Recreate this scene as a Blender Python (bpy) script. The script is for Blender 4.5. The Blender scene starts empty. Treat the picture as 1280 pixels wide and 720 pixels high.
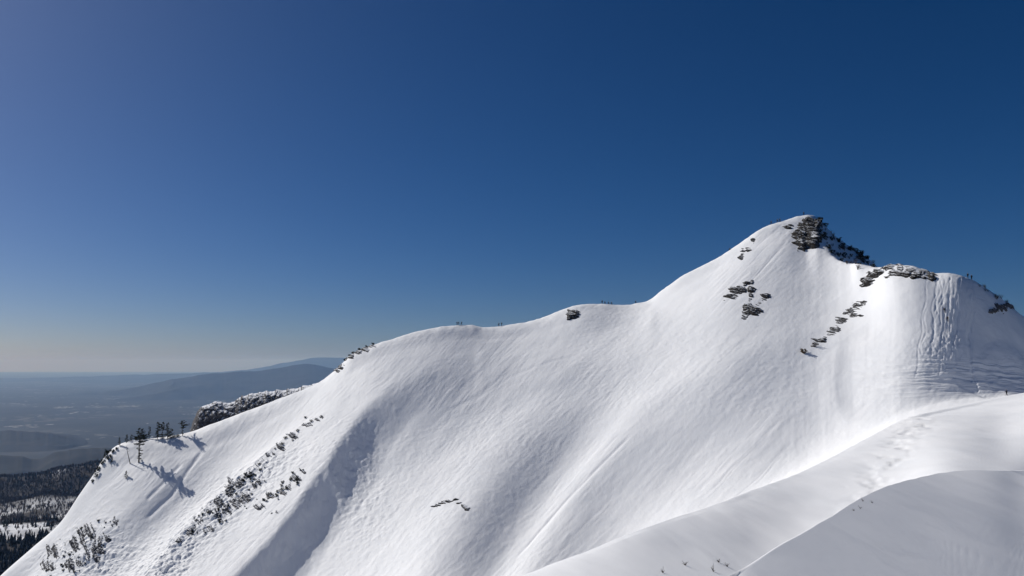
import bpy, bmesh, math, random
import numpy as np
from mathutils import Vector, Matrix

random.seed(7)
rng = np.random.default_rng(7)
scene = bpy.context.scene
COL = scene.collection

# ------------------------------------------------------------------ camera
F = 1000.0                      # focal length for a 1280 pixel wide picture
PH = math.atan(95 / 1000.0)     # the camera looks up a little
SP, CP = math.sin(PH), math.cos(PH)


def ak(u, y):
    """bearing (x/Y) and slope (z/Y) of the sight line through a picture point"""
    u = np.asarray(u, float); y = np.asarray(y, float)
    dx = (u - 640) / F; dv = (360 - y) / F
    fy = CP - dv * SP; fz = SP + dv * CP
    return dx / fy, fz / fy


def proj(x, Y, z):
    dep = Y * CP + z * SP
    up = -Y * SP + z * CP
    return 640 + F * x / dep, 360 - F * up / dep


def at(u, y, Y):
    a, k = ak(u, y)
    return Vector((float(a) * Y, Y, float(k) * Y))


cam_d = bpy.data.cameras.new('camera')
cam_d.sensor_width = 36
cam_d.lens = 36 * F / 1280
cam_d.clip_start = 0.1
cam_d.clip_end = 400000
cam = bpy.data.objects.new('camera', cam_d)
cam.rotation_euler = (math.pi / 2 + PH, 0, 0)
COL.objects.link(cam)
scene.camera = cam

# ------------------------------------------------------------------ light
SUN_EL, SUN_AZ = math.radians(35), math.radians(-60)      # bearing from +Y towards +X
sd = Vector((math.sin(SUN_AZ) * math.cos(SUN_EL), math.cos(SUN_AZ) * math.cos(SUN_EL), math.sin(SUN_EL)))
sl = bpy.data.lights.new('sun', 'SUN')
sl.energy = 4.1
sl.angle = math.radians(0.5)
sl.color = (1.0, 0.965, 0.91)
so = bpy.data.objects.new('sun', sl)
so.rotation_euler = (-sd).to_track_quat('-Z', 'Y').to_euler()
so.location = (0, 0, 300)
COL.objects.link(so)

w = bpy.data.worlds.new('World')
scene.world = w
w.use_nodes = True
nt = w.node_tree
nt.nodes.clear()
sky = nt.nodes.new('ShaderNodeTexSky')
sky.sky_type = 'NISHITA'
sky.sun_disc = False
sky.sun_elevation = SUN_EL
sky.sun_rotation = SUN_AZ
sky.altitude = 1646
sky.air_density = 0.714
sky.dust_density = 3.38
sky.ozone_density = 5.2
gm = nt.nodes.new('ShaderNodeGamma')
gm.inputs[1].default_value = 1.07
hs = nt.nodes.new('ShaderNodeHueSaturation')
hs.inputs['Saturation'].default_value = 1.267
hs.inputs['Value'].default_value = 0.889
bg = nt.nodes.new('ShaderNodeBackground')
bg.inputs['Strength'].default_value = 0.05
nt.links.new(sky.outputs[0], gm.inputs[0])
nt.links.new(gm.outputs[0], hs.inputs['Color'])
wb = nt.nodes.new('ShaderNodeMix')            # the camera's white balance
wb.data_type = 'RGBA'; wb.blend_type = 'MULTIPLY'
wb.inputs[0].default_value = 1.0
wb.inputs[7].default_value = (0.823, 0.845, 0.915, 1)
nt.links.new(hs.outputs[0], wb.inputs[6])
nt.links.new(wb.outputs[2], bg.inputs['Color'])
wo = nt.nodes.new('ShaderNodeOutputWorld')
nt.links.new(bg.outputs[0], wo.inputs['Surface'])

scene.view_settings.view_transform = 'Standard'
scene.view_settings.look = 'None'
scene.view_settings.gamma = 1
scene.view_settings.exposure = 0.0
scene.render.engine = 'CYCLES'
scene.cycles.use_denoising = True
scene.cycles.max_bounces = 8
scene.cycles.diffuse_bounces = 5
scene.cycles.volume_bounces = 1


# ------------------------------------------------------------------ helpers
def new_mat(name):
    m = bpy.data.materials.new(name)
    m.use_nodes = True
    t = m.node_tree
    b = t.nodes['Principled BSDF']
    return m, t, b


def N(t, kind, **kw):
    n = t.nodes.new('ShaderNode' + kind)
    for k, v in kw.items():
        if k in n.inputs:
            n.inputs[k].default_value = v
        else:
            setattr(n, k, v)
    return n


def ramp(t, stops):
    r = t.nodes.new('ShaderNodeValToRGB')
    e = r.color_ramp.elements
    while len(e) < len(stops):
        e.new(0.5)
    for q, (p, c) in zip(e, stops):
        q.position = p
        q.color = (c[0], c[1], c[2], 1) if hasattr(c, '__len__') else (c, c, c, 1)
    return r


def plain_mat(name, col, rough=0.8, var=0.25, scale=3.0):
    m, t, b = new_mat(name)
    n = N(t, 'TexNoise', Scale=scale, Detail=4.0)
    g = t.nodes.new('ShaderNodeTexCoord')
    t.links.new(g.outputs['Object'], n.inputs['Vector'])
    r = ramp(t, [(0.3, [c * (1 - var) for c in col]), (0.7, [c * (1 + var) for c in col])])
    t.links.new(n.outputs['Fac'], r.inputs[0])
    t.links.new(r.outputs[0], b.inputs['Base Color'])
    b.inputs['Roughness'].default_value = rough
    b.inputs['Specular IOR Level'].default_value = 0.25
    return m


def mesh_obj(name, verts, faces, mat, parent=None, smooth=False):
    me = bpy.data.meshes.new(name)
    me.from_pydata([tuple(v) for v in verts], [], faces)
    me.update()
    if smooth:
        me.shade_smooth()
    mats = mat if isinstance(mat, (list, tuple)) else [mat]
    for q in mats:
        me.materials.append(q)
    o = bpy.data.objects.new(name, me)
    COL.objects.link(o)
    if parent is not None:
        o.parent = parent
    return o


def grid_obj(name, P, mat, smooth=True):
    """P: rows x columns x 3 array -> one quad sheet"""
    R, C, _ = P.shape
    me = bpy.data.meshes.new(name)
    me.vertices.add(R * C)
    me.vertices.foreach_set('co', P.astype(np.float32).ravel())
    i = np.arange(R * C).reshape(R, C)
    q = np.stack([i[:-1, :-1], i[:-1, 1:], i[1:, 1:], i[1:, :-1]], -1).reshape(-1, 4)
    nf = len(q)
    me.loops.add(nf * 4)
    me.loops.foreach_set('vertex_index', q.astype(np.int32).ravel())
    me.polygons.add(nf)
    me.polygons.foreach_set('loop_start', np.arange(0, nf * 4, 4, dtype=np.int32))
    me.update(calc_edges=True)
    me.validate()
    if smooth:
        me.shade_smooth()
    me.materials.append(mat)
    o = bpy.data.objects.new(name, me)
    COL.objects.link(o)
    return o


def tag(o, label=None, cat=None, group=None, kind=None):
    if label: o['label'] = label
    if cat: o['category'] = cat
    if group: o['group'] = group
    if kind: o['kind'] = kind
    return o


def copy_thing(o, parent=None):
    c = o.copy()
    COL.objects.link(c)
    if parent is not None:
        c.parent = parent
    for ch in list(o.children):
        copy_thing(ch, c)
    return c


def vnoise(x, y, seed=0):
    """smooth value noise, -1..1"""
    xi = np.floor(x).astype(np.int64); yi = np.floor(y).astype(np.int64)
    fx = x - xi; fy = y - yi

    def h(a, b):
        n = (a * 374761393 + b * 668265263 + seed * 1442695041) & 0xFFFFFFFF
        n = ((n ^ (n >> 13)) * 1274126177) & 0xFFFFFFFF
        n = ((n ^ (n >> 16)) * 2246822519) & 0xFFFFFFFF
        return ((n ^ (n >> 15)) & 0xFFFFFF) / float(0xFFFFFF) * 2 - 1
    fx = fx * fx * fx * (fx * (fx * 6 - 15) + 10); fy = fy * fy * fy * (fy * (fy * 6 - 15) + 10)
    a = h(xi, yi); b = h(xi + 1, yi); c = h(xi, yi + 1); d = h(xi + 1, yi + 1)
    return a + (b - a) * fx + (c - a) * fy + (a - b - c + d) * fx * fy


def fbm(x, y, oct=4, seed=0, gain=0.5):
    s = 0; a = 1; t = 0
    for i in range(oct):
        ca, sa = math.cos(i * 0.9), math.sin(i * 0.9)
        s = s + a * vnoise((x * ca - y * sa) * 2 ** i, (x * sa + y * ca) * 2 ** i, seed + i * 17)
        t += a; a *= gain
    return s / t


def sstep(a, b, x):
    t = np.clip((x - a) / (b - a), 0, 1)
    return t * t * (3 - 2 * t)


def pchip_slopes(x, y):
    h = np.diff(x, axis=0); d = np.diff(y, axis=0) / h
    m = np.zeros_like(y)
    w1 = 2 * h[1:] + h[:-1]; w2 = h[1:] + 2 * h[:-1]
    with np.errstate(divide='ignore', invalid='ignore'):
        mm = (w1 + w2) / (w1 / d[:-1] + w2 / d[1:])
    mm = np.where(d[:-1] * d[1:] > 0, mm, 0)
    m[1:-1] = mm; m[0] = d[0]; m[-1] = d[-1]
    return m


def hermite(x0, x1, y0, y1, m0, m1, t):
    h = x1 - x0
    return ((2 * t**3 - 3 * t**2 + 1) * y0 + (t**3 - 2 * t**2 + t) * h * m0
            + (-2 * t**3 + 3 * t**2) * y1 + (t**3 - t**2) * h * m1)


def pchip1(xk, yk, x):
    xk = np.asarray(xk, float); yk = np.asarray(yk, float)
    m = pchip_slopes(xk[:, None], yk[:, None])[:, 0]
    j = np.clip(np.searchsorted(xk, x) - 1, 0, len(xk) - 2)
    t = np.clip((x - xk[j]) / (xk[j + 1] - xk[j]), 0, 1)
    return hermite(xk[j], xk[j + 1], yk[j], yk[j + 1], m[j], m[j + 1], t)


def polydist(u, y, pts, horiz=True):
    """signed distance (positive on the right hand side going down the list) and position 0..1 along"""
    best = np.full(u.shape, 1e9); sg = np.zeros(u.shape); al = np.zeros(u.shape)
    L = [math.dist(pts[i], pts[i + 1]) for i in range(len(pts) - 1)]
    tot = sum(L); acc = 0
    for (a, b), ln in zip(zip(pts[:-1], pts[1:]), L):
        dx, dy = b[0] - a[0], b[1] - a[1]
        t = np.clip(((u - a[0]) * dx + (y - a[1]) * dy) / (ln * ln), 0, 1)
        px, py = u - a[0] - t * dx, y - a[1] - t * dy
        d = np.hypot(px, py)
        k = d < best
        best = np.where(k, d, best)
        sg = np.where(k, np.sign(-(px * dy - py * dx)) * -1, sg)
        al = np.where(k, (acc + t * ln) / tot, al)
        acc += ln
    return best * sg, al


def rowdist(u, y, pts):
    """distance from a line that runs down the picture of the slope; positive on its right"""
    p = np.array(pts, float)
    vv = np.linspace(p[0, 1] - 60, p[-1, 1] + 60, 600)
    f = pchip1(p[:, 1], p[:, 0], np.clip(vv, p[0, 1], p[-1, 1]))
    sl0 = (p[1, 0] - p[0, 0]) / (p[1, 1] - p[0, 1]); sl1 = (p[-1, 0] - p[-2, 0]) / (p[-1, 1] - p[-2, 1])
    f = f + np.minimum(vv - p[0, 1], 0) * sl0 + np.maximum(vv - p[-1, 1], 0) * sl1
    k = np.hanning(61); k /= k.sum()
    f = np.convolve(np.pad(f, 30, mode='reflect', reflect_type='odd'), k, mode='valid')
    g = np.gradient(f, vv)
    return (u - np.interp(y, vv, f)) / np.sqrt(1 + np.interp(y, vv, g) ** 2), np.clip((y - p[0, 1]) / (p[-1, 1] - p[0, 1]), 0, 1)


# ------------------------------------------------------------------ the mountain: one sheet from the camera's feet to the far ridge
NA = 1640
AL = np.linspace(-0.93, 0.93, NA)


def line(pts):
    p = np.array(pts, float)
    a, k = ak(p[:, 0], p[:, 2])
    # order by bearing
    r = pchip1(a, p[:, 1], AL)
    kk = pchip1(a, k, AL)
    return r, kk * r


L_M = [(-300, 7, 1000), (300, 7, 900), (640, 7, 820), (800, 7, 768), (920, 7, 718), (980, 9.5, 680), (1030, 13, 652), (1060, 16, 632),
       (1100, 24, 612), (1140, 35, 599), (1180, 50, 590), (1230, 63, 587), (1280, 71, 587), (1400, 88, 592), (1560, 108, 605)]
L_V = [(-300, 32, 1250), (300, 32, 950), (640, 36, 790), (800, 44, 752), (900, 50, 738), (940, 54, 728), (980, 56, 720), (1060, 60, 690), (1120, 66, 650),
       (1180, 70, 603), (1230, 78, 592), (1280, 84, 589), (1400, 100, 594), (1560, 124, 604)]
L_F = [(-300, 52, 1150), (0, 52, 980), (300, 50, 850), (500, 49, 775), (640, 50, 724), (700, 53, 702), (760, 57, 680), (800, 61, 662),
       (870, 71, 640), (940, 83, 613), (1000, 96, 592), (1060, 114, 562), (1100, 131, 540), (1135, 149, 521), (1180, 167, 512),
       (1230, 184, 501), (1280, 195, 491), (1400, 204, 478), (1560, 214, 470)]
L_G = [(-300, 290, 1160), (0, 260, 830), (150, 225, 830), (300, 212, 840), (450, 192, 850), (600, 178, 830), (750, 182, 800), (820, 188, 745),
       (900, 194, 675), (960, 199, 625), (1010, 203, 592), (1060, 207, 566), (1135, 212, 523), (1213, 214, 508), (1280, 214, 496), (1400, 220, 484), (1560, 228, 540)]
L_B = [(-300, 310, 1120), (0, 287, 760), (150, 252, 760), (300, 241, 760), (450, 221, 760), (600, 206, 760), (750, 207, 740), (820, 212, 690),
       (900, 218, 638), (960, 222, 603), (1010, 224, 578), (1060, 226, 552), (1135, 229, 511), (1213, 233, 496), (1280, 235, 487), (1400, 241, 490), (1560, 250, 530)]
SILY = [(-300, 1080), (0, 723), (40, 687), (75, 655), (100, 618), (118, 592), (130, 573), (145, 558), (165, 551), (200, 547), (235, 541),
        (260, 532), (300, 517), (350, 498), (400, 477), (420, 462), (440, 443), (462, 433), (480, 427), (520, 415),
        (560, 407.5), (575, 406.5), (590, 406.5), (604, 409), (618, 408.5), (640, 405.5), (660, 402), (680, 396.5), (700, 388.5),
        (715, 383), (730, 380.5), (745, 380), (760, 380.5), (780, 381.5), (800, 378.5), (812, 375), (825, 365), (850, 347), (875, 333.5),
        (900, 321), (915, 311), (935, 297.5), (950, 287), (965, 280.5), (985, 274.5), (1000, 270), (1012, 268.5), (1022, 270),
        (1028, 277), (1040, 292.5), (1060, 307.5), (1080, 317), (1090, 326), (1098, 334), (1110, 346), (1150, 382), (1280, 470), (1560, 600)]
SILR = [(-300, 312), (0, 318), (150, 325), (300, 331), (450, 336), (600, 346), (750, 347), (850, 345), (930, 346), (1010, 353), (1025, 351), (1040, 342), (1060, 341), (1080, 345), (1098, 343), (1150, 330), (1280, 300), (1560, 295)]
SIL = [(u, float(np.interp(u, [q[0] for q in SILR], [q[1] for q in SILR])), y) for u, y in SILY]
SHO = [(1024, 343, 276), (1040, 338, 279), (1060, 325, 291), (1080, 305, 320), (1092, 290, 336), (1105, 283, 334.5), (1120, 280, 332),
       (1140, 276, 332), (1155, 273, 338), (1167, 271, 342), (1180, 269, 341), (1195, 266.5, 342.5), (1213, 265.5, 348.5), (1230, 265, 357), (1250, 265, 372), (1280, 267, 389), (1350, 270, 430), (1560, 278, 500)]

rM, zM = line(L_M); rV, zV = line(L_V); rF, zF = line(L_F); rG, zG = line(L_G); rB, zB = line(L_B); rP, zP = line(SIL)


def smooth(v, n):
    n = int(n * NA / 1180)
    k = np.hanning(n * 2 + 3); k /= k.sum()
    p = n + 1
    lo = 2 * v[0] - v[p:0:-1]; hi = 2 * v[-1] - v[-2:-p - 2:-1]
    return np.convolve(np.concatenate([lo, v, hi]), k, mode='valid')


for arr in (rM, zM, rV, zV, rG, zG, rB, zB, rF, zF):
    arr[:] = smooth(arr, 22)
rP[:] = smooth(rP, 14)
zP = line([(u, 1.0, y) for u, y in SILY])[1] * rP          # the skyline keeps its height in the picture
def near_snow(x, Y):
    c = np.clip(x - 15, 0, 20)
    return -1.62 + 0.06 * Y - (0.32 * x - 0.003 * c * c - 0.18 * 7 * np.log1p(np.exp(np.clip((x - 33) / 7, -30, 30))))


# the dome's rim stands where the near snow meets the sight line
kM = zM / rM
scan = np.linspace(5, 110, 1200)[:, None]
hit = near_snow(AL[None, :] * scan, scan) / scan >= kM[None, :]
rhit = np.where(hit.any(0), scan[np.argmax(hit, 0), 0], rM)
wr_ = sstep(0.22, 0.27, AL) * (1 - sstep(0.60, 0.66, AL))
rM = rM + (np.clip(rhit, 0.6 * rM, 1.25 * rM) - rM) * wr_
rM = smooth(rM, 10)
zM = kM * rM
rV = np.maximum(rV, rM * 1.12)
# shoulder line: a list of its own on the right, on the left a calm line a little under the ridge
rR, zR = line([(960, 362, 305), (1012, 340, 276)] + SHO)
kR = smooth(zR / rR, 9)
rR[:] = smooth(rR, 12)
zR = kR * rR
zq = line([(u, 1.0, y) for u, y in SILY if u <= 1012] + [(1060, 1.0, 268), (1200, 1.0, 300), (1560, 1.0, 450)])[1] * rP
zL = smooth(zq, 46) - 6.5
rL = rP - 13.0
wR = sstep(float(ak(1004, 280)[0]), float(ak(1025, 280)[0]), AL)
zPe = zP - 3.0
zL = np.minimum(zL, zPe - 1.0)
rS = rL + (rR - rL) * wR
zS = zL + (zR - zL) * wR

r0 = np.full(NA, 0.6); z0 = np.full(NA, -1.62)
rm = rM * 0.45
wpl = 0.0
zm = (z0 + (zM - z0) * 0.45) * (1 - wpl) + wpl * np.minimum(-1.66 - 0.37 * AL * rm + 0.06 * rm, -1.2)
zm = smooth(zm, 70)
# a middle line across the open face, slightly hollow
hol = np.interp(AL, [-0.9, -0.5, -0.1, 0.2, 0.36, 0.45, 0.6], [0, 1.0, 3.0, 0.0, 0.0, 0.0, 0.0])
rC = smooth(rB + (rS - rB) * 0.52, 60)
zC = smooth(zB + (zS - zB) * 0.52, 60) - smooth(hol, 40)
rQ, zQ = line([(700, 270, 545), (800, 271, 502), (860, 274, 468), (940, 279, 432), (1010, 283, 404), (1060, 273, 412), (1100, 259, 424), (1135, 253, 416), (1213, 249.5, 419), (1280, 250, 436), (1560, 262, 515)])
rQ = smooth(rQ, 20); zQ = smooth(zQ, 20)
wC = sstep(float(ak(860, 450)[0]), float(ak(1000, 450)[0]), AL)
rC = rC + (rQ - rC) * wC
zC = zC + (zQ - zC) * wC
rPf = rP.copy()
wA = sstep(float(ak(1016, 280)[0]), float(ak(1026, 280)[0]), AL) * (1 - sstep(float(ak(1060, 300)[0]), float(ak(1076, 310)[0]), AL))
rP = rP + (rS + 13 - rP) * wA
zP = zP + (zS + 5.5 - zP) * wA
rK1 = rP + 45; zK1 = zP - 22
rK2 = rP + 240; zK2 = zP - 190
rK3 = rP + 700; zK3 = zP - 520
rN = rM + np.minimum(0.16 * rM, 0.5 * (rV - rM)); zN = zM / rM * rN - 0.035 * rM
dF = 0.022 * (1 - sstep(float(ak(930, 610)[0]), float(ak(1050, 560)[0]), AL)) + 0.0015
rE = rF * 1.07; zE = zF / rF * rE - dF * rF
nodes_r = np.stack([r0, rm, rM, rN, rV, rF, rE, rG, rB, rC, rS, rP, rK1, rK2, rK3])
nodes_z = np.stack([z0, zm, zM, zN, zV, zF, zE, zG, zB, zC, zS, zP, zK1, zK2, zK3])
counts = [40, 80, 14, 18, 90, 12, 20, 24, 180, 170, 54, 16, 10, 8]
spans = [(0, 1), (1, 2), (2, 2.35), (2.35, 3), (3, 4), (4, 4.2), (4.2, 5)] + [(q, q + 1) for q in range(5, 12)]
ms = pchip_slopes(nodes_r, nodes_z)
Rr, Zz, seg = [], [], []
for i, c in enumerate(counts):
    t = np.arange(c + (1 if i == len(counts) - 1 else 0)) / c
    for q in t:
        Rr.append(nodes_r[i] + (nodes_r[i + 1] - nodes_r[i]) * q)
        Zz.append(hermite(nodes_r[i], nodes_r[i + 1], nodes_z[i], nodes_z[i + 1], ms[i], ms[i + 1], q))
        seg.append(spans[i][0] + (spans[i][1] - spans[i][0]) * q)
Rr = np.array(Rr); Zz = np.array(Zz); seg = np.array(seg)[:, None] * np.ones((1, NA))
nr = seg[:, 0] <= 2.0
tt = Rr[nr] / rM[None, :]
zn_ = near_snow(AL[None, :] * Rr[nr], Rr[nr]) + smooth(zM - near_snow(AL * rM, rM), 40)[None, :] * tt ** 2
wn = sstep(0.08, 0.2, AL)[None, :]
Zz[nr] = Zz[nr] * (1 - wn) + zn_ * wn
wsm = (sstep(2.6, 3.1, seg) * (1 - sstep(7.2, 7.95, seg)))
for i in np.nonzero(wsm[:, 0] > 0.01)[0]:
    Rr[i] += (smooth(Rr[i], 26) - Rr[i]) * wsm[i, 0]
    Zz[i] += (smooth(Zz[i], 26) - Zz[i]) * wsm[i, 0]
A2 = np.ones((len(Rr), 1)) * AL[None, :]
X = A2 * Rr
# the summit's right hand flank: a plane that cuts the face along a sharp arete
FL = 66.0 - 0.713 * (X - 135) + 0.769 * (Rr - 352) + 0.5 * fbm(X / 5, Rr / 5, 3, 3)
FL = FL + 0.25 * np.maximum(315 - Rr, 0) + 0.02 * np.maximum(315 - Rr, 0) ** 2
FL = FL - 1.2 * np.maximum(Rr - rPf[None, :], 0)
cut = (seg > 6.5) & (seg < 10) & (A2 > 0.365) & (A2 < 0.49)
Zz = np.where(cut, np.where(np.abs(Zz - FL) < 5, -0.7 * np.log(np.exp(-(Zz - FL) / 0.7) + 1) + FL, np.minimum(Zz, FL)), Zz)
U, V = proj(X, Rr, Zz)

# ---- relief of the far face, in metres
far = sstep(5.0, 6.0, seg)
infront = 1 - sstep(8.98, 9.1, seg)
edge = 1 - sstep(8.0, 9.0, seg)            # keeps the skyline where it is
face = far * infront
DZ = np.zeros_like(Zz)


def spur(pts, A, wl, wr, rec, a0=0.12, a1=1.1):
    """a crest with a steep right hand side that recovers slowly"""
    d, al = polydist(U, V, pts)
    prof = np.where(d < 0, np.exp(-(d / wl) ** 2) * 0.55,
                    0.55 - 1.55 * sstep(0, wr, d) + sstep(wr * 0.6, rec, d))
    return A * prof * sstep(0, a0, al) * (1 - sstep(a1 - 0.1, a1, al))


# shaded gully left of centre
d1, al1 = rowdist(U, V, [(575, 436), (545, 452), (505, 475), (470, 500), (445, 530), (425, 562), (402, 596), (375, 634), (343, 678), (302, 724), (230, 800)])
d1 = d1 + 3.0 * fbm(U / 30, V / 30, 4, 77)
A1 = 9.0 * sstep(0.0, 0.42, al1)
g = np.where(d1 < 0, np.exp(-(d1 / 55) ** 2) * 0.45, 0.45 * np.exp(-(d1 / 14) ** 2) - 0.75 * sstep(0, 46, d1) * (1 - 0.85 * sstep(60, 210, d1)))
DZ += A1 * g * face * edge
# rib with the shrubs
d2, al2 = rowdist(U, V, [(440, 502), (385, 530), (330, 572), (285, 612), (245, 648), (200, 700), (150, 760)])
g = np.where(d2 < 0, -0.9 * np.exp(-((d2 + 34) / 30) ** 2) + 0.3 * np.exp(-(d2 / 10) ** 2), 0.3 * np.exp(-(d2 / 26) ** 2))
DZ += 3.4 * g * sstep(0, 0.25, al2) * face * edge
# lower left hollow
d3, al3 = rowdist(U, V, [(235, 575), (190, 610), (140, 650), (95, 700), (60, 760)])
g = np.where(d3 < 0, 0.45 * np.exp(-(d3 / 22) ** 2), 0.45 * np.exp(-(d3 / 10) ** 2) - 0.9 * sstep(0, 30, d3) * (1 - sstep(35, 90, d3)))
DZ += 2.4 * g * sstep(0, 0.7, al3) * face * edge
# the broad central gully
d4, al4 = rowdist(U, V, [(835, 425), (775, 475), (725, 540), (680, 600), (640, 660), (600, 720), (560, 780)])
g = -np.exp(-(d4 / 34) ** 2) + 0.45 * np.exp(-((d4 - 46) / 26) ** 2) + 0.55 * np.exp(-((d4 + 70) / 42) ** 2)
DZ += 2.9 * g * sstep(0, 0.4, al4) * face * edge
# second soft trough to the right of it
d5, al5 = rowdist(U, V, [(960, 440), (900, 520), (840, 590), (790, 650), (740, 720)])
g = -np.exp(-(d5 / 40) ** 2) + 0.5 * np.exp(-((d5 - 60) / 34) ** 2)
DZ += 1.5 * g * sstep(0, 0.4, al5) * face * edge
# shallow bulge under the ridge knoll
DZ += 1.2 * np.exp(-((U - 735) / 34) ** 2 - ((V - 398) / 11) ** 2) * face * edge
DZ += -1.4 * np.exp(-((U - 700) / 60) ** 2 - ((V - 425) / 22) ** 2) * face * edge
# rib dropping from the rocks on the right, its right side turned from the sun
d6, al6 = rowdist(U, V, [(1085, 372), (1062, 400), (1046, 435), (1041, 470), (1043, 505), (1050, 530)])
g = np.where(d6 < 0, 0.55 * np.exp(-(d6 / 24) ** 2), 0.55 * np.exp(-(d6 / 9) ** 2) - 0.8 * sstep(0, 26, d6) * (1 - sstep(30, 130, d6)))
DZ += 0.8 * g * sstep(0.15, 0.6, al6) * (1 - sstep(0.8, 1.0, al6)) * face * edge
# right hand face falls away from the light
DZ += -3.0 * sstep(1165, 1300, U) * np.exp(-((V - 430) / 60) ** 2) * face * edge
DZ += 1.4 * fbm(X / 9, Rr / 9, 3, 5) * sstep(1195, 1230, U) * face * edge * sstep(500, 470, V)

# slope-wise streaks and wind ripples
along = (-U + V) * 0.7071; perp = (U + V) * 0.7071
st = fbm(perp / 16 + 0.25 * fbm(along / 60, perp / 40, 2, 9), along / 170, 4, 21)
DZ += 0.15 * st * face * (0.15 + 0.85 * edge) * sstep(1010, 940, U)
st2 = fbm(U / 11, V / 70, 3, 31)
DZ += 0.09 * st2 * face * edge * sstep(940, 1010, U)
DZ += 0.20 * fbm(X / 14, Zz / 9 + Rr / 14, 4, 41) * face * (0.1 + 0.9 * edge)
DZ += 0.06 * fbm(perp / 5.0, along / 15, 3, 51) * face * edge
DZ += 0.32 * fbm(X / 3, Zz / 3 + Rr / 7, 3, 52) * face * sstep(8.0, 9.0, seg) * 0.8
msk = sstep(-0.15, 0.35, fbm(X / 55, Rr / 45 + Zz / 60, 3, 201))
DZ += 0.065 * msk * (np.abs(fbm(perp / 3.4 + 0.6 * fbm(U / 20, V / 20, 2, 203), along / 22, 3, 202)) * 2 - 0.5) * face * edge
msk2 = sstep(0.0, 0.4, fbm(U / 70, V / 60, 2, 211))
DZ += -0.08 * msk2 * np.exp(-(fbm(perp / 7 + 0.5 * fbm(along / 50, perp / 50, 2, 212), along / 260, 2, 213) / 0.07) ** 2) * face * edge * sstep(1010, 950, U)
msk3 = sstep(0.05, 0.4, fbm(X / 40 + 7, Zz / 30, 2, 221))
DZ += 0.05 * msk3 * vnoise(X / 1.1, Zz / 0.9 + Rr / 1.6, 222) * face * edge
# rugged patches: lower left, gully wall
rug = np.clip(np.exp(-((U - 100) / 75) ** 2 - ((V - 690) / 36) ** 2) + 0.4 * np.exp(-((U - 455) / 40) ** 2 - ((V - 600) / 55) ** 2)
              + 0.8 * np.exp(-((d2 - 12) / 30) ** 2) * sstep(0.15, 0.4, al2), 0, 1)
rn = fbm(X / 3.0, Zz / 3.0 + Rr / 5, 5, 61, 0.6)
DZ += 1.2 * rug * (np.abs(rn) * 1.6 - 0.3) * face * edge
# slough grooves
for pts, A in (([(792, 540), (745, 586), (700, 630), (650, 682)], 0.22), ([(740, 585), (690, 640), (640, 690)], 0.14), ([(640, 462), (590, 492), (555, 505)], 0.1),
               ([(255, 556), (215, 610), (180, 640)], 0.35), ([(228, 575), (205, 600), (182, 622)], 0.3), ([(985, 300), (940, 350), (925, 366)], 0.12), ([(720, 440), (640, 468), (580, 500)], 0.10)):
    dd, aa = polydist(U, V, pts)
    DZ += -A * np.exp(-(dd / 2.0) ** 2) * sstep(0, 0.1, aa) * (1 - sstep(0.9, 1, aa)) * face * edge
# ski and boot tracks on the steep shoulder slope
rg2 = np.random.default_rng(5)
TR = np.zeros_like(DZ)
box = (U > 1130) & (U < 1235) & (V > 340) & (V < 480) & (seg > 6)
ub, vb = U[box], V[box]
trk = np.zeros(ub.shape)
for i in range(34):
    u0 = 1160 + 56 * rg2.random(); fan = (u0 - 1190) * 0.45 - 10 * rg2.random()
    y0 = 348 + 40 * rg2.random() ** 2; y1 = 380 + 100 * rg2.random()
    ph, wl, am = rg2.random() * 6, 5 + 16 * rg2.random(), 0.5 + 1.9 * rg2.random()
    c = u0 + fan * (vb - 345) / 120 + am * np.sin(vb / wl * 2 + ph)
    trk += -np.exp(-((ub - c) / 0.75) ** 2) * sstep(y0 - 4, y0, vb) * (1 - sstep(y1 - 5, y1, vb)) * (0.75 + 0.25 * np.sin(vb / 3.1 + ph * 3))
TR[box] = np.clip(trk, -1.5, 0)
DZ += 0.20 * TR * edge
chop = (np.exp(-((U - 1168) / 26) ** 2 - ((V - 438) / 24) ** 2) + 0.8 * np.exp(-((U - 1190) / 16) ** 2 - ((V - 395) / 40) ** 2)) * face
DZ += 0.2 * chop * fbm(U / 3.2, V / 4.5, 2, 71)
# trail from the shoulder down to the saddle and along the near ridge
for pts, A, wd in (([(1215, 352), (1218, 380), (1210, 420), (1213, 455), (1222, 485)], 0.25, 1.3), ([(1200, 480), (1230, 492), (1258, 494)], 0.35, 2.2)):
    dd, aa = polydist(U, V, pts)
    DZ += -A * np.exp(-(dd / wd) ** 2) * face * edge
# horizontal wind crust, saddle on the right
crust = sstep(1040, 1120, U) * np.exp(-((V - 468) / 22) ** 2) * face
DZ += 0.55 * crust * fbm(U / 34, V / 2.6, 3, 81)
# the near ridge: wind lip and footprints
near = sstep(3.0, 3.15, seg) * (1 - sstep(4.0, 4.3, seg))
DZ += 0.25 * near * fbm(X / 12, Rr / 12, 3, 91) * (0.3 + 0.7 * (1 - sstep(3.9, 4.0, seg)))
fp = near * np.clip(np.exp(-((U - (1150 - (V - 520) * 0.65)) / 24) ** 2) * sstep(512, 530, V), 0, 1)
DZ += 0.22 * fp * np.minimum(fbm(X / 1.5, Rr / 2.4, 2, 95), 0.15) * 1.6
lip, la = polydist(U, V, [(1130, 524), (1160, 520), (1200, 513), (1240, 505), (1282, 497)])
DZ += -0.30 * np.exp(-((lip - 3) / 4) ** 2) * near * sstep(0, .1, la) * (1 - sstep(3.93, 3.99, seg))
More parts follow.
